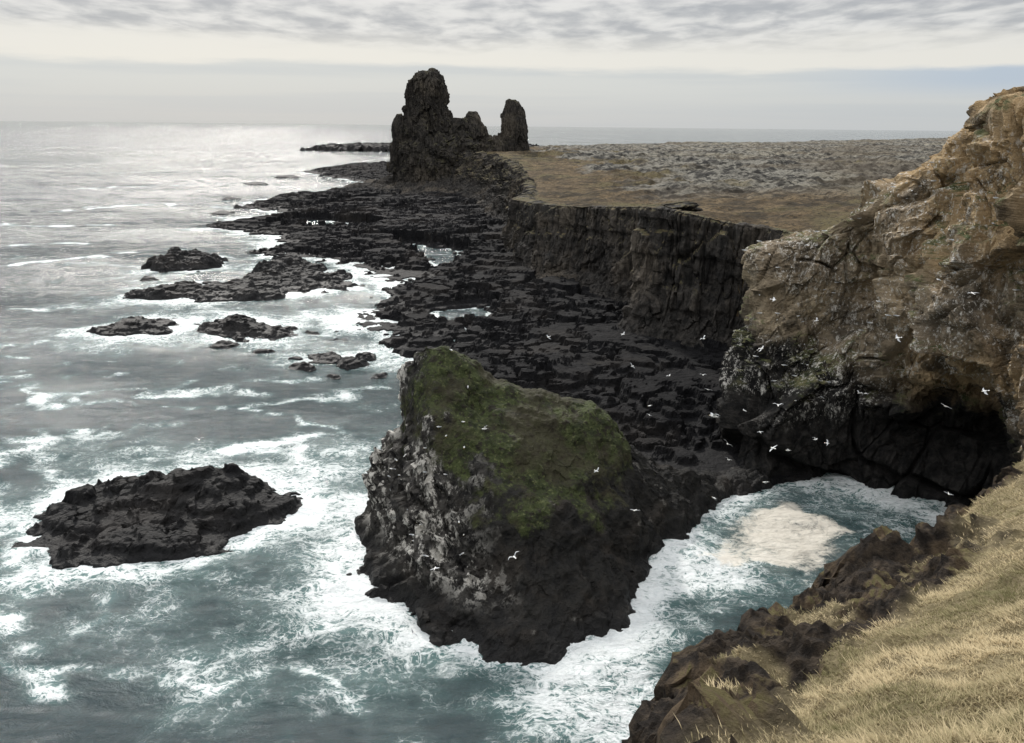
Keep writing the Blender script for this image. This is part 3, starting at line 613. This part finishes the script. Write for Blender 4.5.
birds=[(-2.8,80,19.7),(12,72,14.5),(.4,66,12.7),(30.8,90,13.9),(23,88,18.5),(43.7,75,15.2),(-30.6,80,5.5),(-7.4,72,8),(18.3,120,15),(19.6,110,10.7),(-9.2,68,3.3),
 (45.4,75,26),(19.5,140,15),(47.5,85,21),(9.3,82,14.2),(33,105,22),(28,98,9),(-22,90,9),(38,100,27),(5,110,22),(25,125,12),(50,88,33),(-40,98,11),(16,90,19)]
for i in range(16): birds.append((random.uniform(24,46),random.uniform(84,108),random.uniform(7,32)))
for i,b in enumerate(birds):
    put(fl[i%4],b,(random.uniform(-.3,.3),random.uniform(-.7,.7),random.uniform(0,6.28)),1.9 if i==4 else random.uniform(.8,1.2),
        'large white gull banking with spread wings' if i==4 else 'white gull gliding over the water with spread wings','gulls in flight')
cand=np.where((CL_N[:,2]>.1)&(CL_V[:,2]>12)&(CL_V[:,2]<46)&(CL_V[:,1]<125)&(CL_V[:,1]>85)&(CL_V[:,0]<62))[0]
for i in rng.choice(cand,120,replace=False):
    v=CL_V[i]; put(per,(v[0]-.15,v[1]-.15,v[2]+.25),(0,0,random.uniform(0,6.28)),1.25,'white gull perched on a cliff ledge','gulls nesting on the cliffs')
cand=np.where((IS_V[:,2]>5)&(IS_V[:,0]<-5)&(IS_V[:,0]>-18)&(IS_V[:,1]<95))[0]
for i in rng.choice(cand,30,replace=False):
    v=IS_V[i]; put(per,(v[0],v[1],v[2]+.2),(0,0,random.uniform(0,6.28)),1.2,'white gull perched on the rock islet','gulls nesting on the islet')

# ---------------------------------------------------------------- world, sun, camera
AZ=math.radians(-18); EL=math.radians(35)
sd=Vector((math.sin(AZ)*math.cos(EL),math.cos(AZ)*math.cos(EL),math.sin(EL)))
w=bpy.data.worlds.new('World'); scene.world=w; w.use_nodes=True; w.node_tree.nodes.clear(); T=NT(w.node_tree)
tc=T.n('ShaderNodeTexCoord'); sp=T.nt.nodes.new('ShaderNodeSeparateXYZ'); T.nt.links.new(tc,sp.inputs[0]); zx,zy,zz=sp.outputs
zp=T.m('MAXIMUM',zz,0.0); inv=T.m('DIVIDE',1.0,T.m('ADD',zp,.06))
cv=T.nt.nodes.new('ShaderNodeCombineXYZ'); T.nt.links.new(T.m('MULTIPLY',zx,inv),cv.inputs[0]); T.nt.links.new(T.m('MULTIPLY',zy,inv),cv.inputs[1]); cvo=cv.outputs[0]
c1=T.noise(T.vm('MULTIPLY',cvo,(1.7,1.1,1)),2.0,9,.55,.2); c2=T.noise(cvo,.35,4,.5)
clo=T.mix(T.ss(T.m('ADD',T.m('MULTIPLY',c1,.7),T.m('MULTIPLY',c2,.3)),.36,.62),(4.3,4.4,4.6),(7.7,7.6,7.4))
edge=T.m('ADD',zz,T.m('MULTIPLY',T.m('SUBTRACT',T.noise(T.vm('MULTIPLY',tc,(3,3,25)),1.6,6,.55),.5),.035))
low=T.mix(T.ss(zz,.0,.05),(5.5,5.8,6.0),(6.3,6.5,6.5)); 
haz=T.noise(T.vm('MULTIPLY',tc,(1.5,1.5,40)),1.2,4,.5); low=T.mix(T.m('MULTIPLY',T.ss(haz,.45,.65),.35),low,(4.8,5.3,5.8))
low=T.mix(T.m('MULTIPLY',T.m('MULTIPLY',T.ss(zx,.25,.5),T.ss(zz,.025,.05)),.8),low,(4.3,5.2,6.4))
bright=T.mix(T.ss(edge,.076,.104),(8.0,7.8,7.3),clo)
sk=T.mix(T.ss(edge,.057,.067),low,bright)
ng=T.n('ShaderNodeTexSky',sky_type='NISHITA',sun_disc=False,sun_elevation=EL,sun_rotation=AZ)
sk=T.mix(.08,sk,ng)
zen=T.m('ADD',1.0,T.m('MULTIPLY',T.ss(zz,.16,.8),2.1)); sk=T.n('ShaderNodeVectorMath',{0:sk,'Scale':zen},operation='SCALE')
dt=T.n('ShaderNodeVectorMath',{0:tc,1:tuple(sd)},out=1,operation='DOT_PRODUCT')
gl=T.m('POWER',T.m('MAXIMUM',dt,0.0),150.0); sk=T.mix(T.m('MULTIPLY',gl,.8),sk,(50.,48.,44.))
bg=T.nt.nodes.new('ShaderNodeBackground'); T.nt.links.new(sk,bg.inputs[0]); bg.inputs[1].default_value=.1
o=T.nt.nodes.new('ShaderNodeOutputWorld'); T.nt.links.new(bg.outputs[0],o.inputs[0])
L=bpy.data.lights.new('sun','SUN'); L.energy=3.0; L.angle=math.radians(5); L.color=(1,.95,.88)
lo=bpy.data.objects.new('sun',L); COL.objects.link(lo); lo.rotation_euler=sd.to_track_quat('Z','Y').to_euler()
cd=bpy.data.cameras.new('camera'); cd.lens=28.83; cd.sensor_width=36; cd.clip_start=.5; cd.clip_end=80000
co=bpy.data.objects.new('camera',cd); COL.objects.link(co); scene.camera=co
co.matrix_world=Matrix.Translation((0,0,50))@Matrix.Rotation(math.radians(90-16.72),4,'X')@Matrix.Rotation(math.radians(.6),4,'Z')
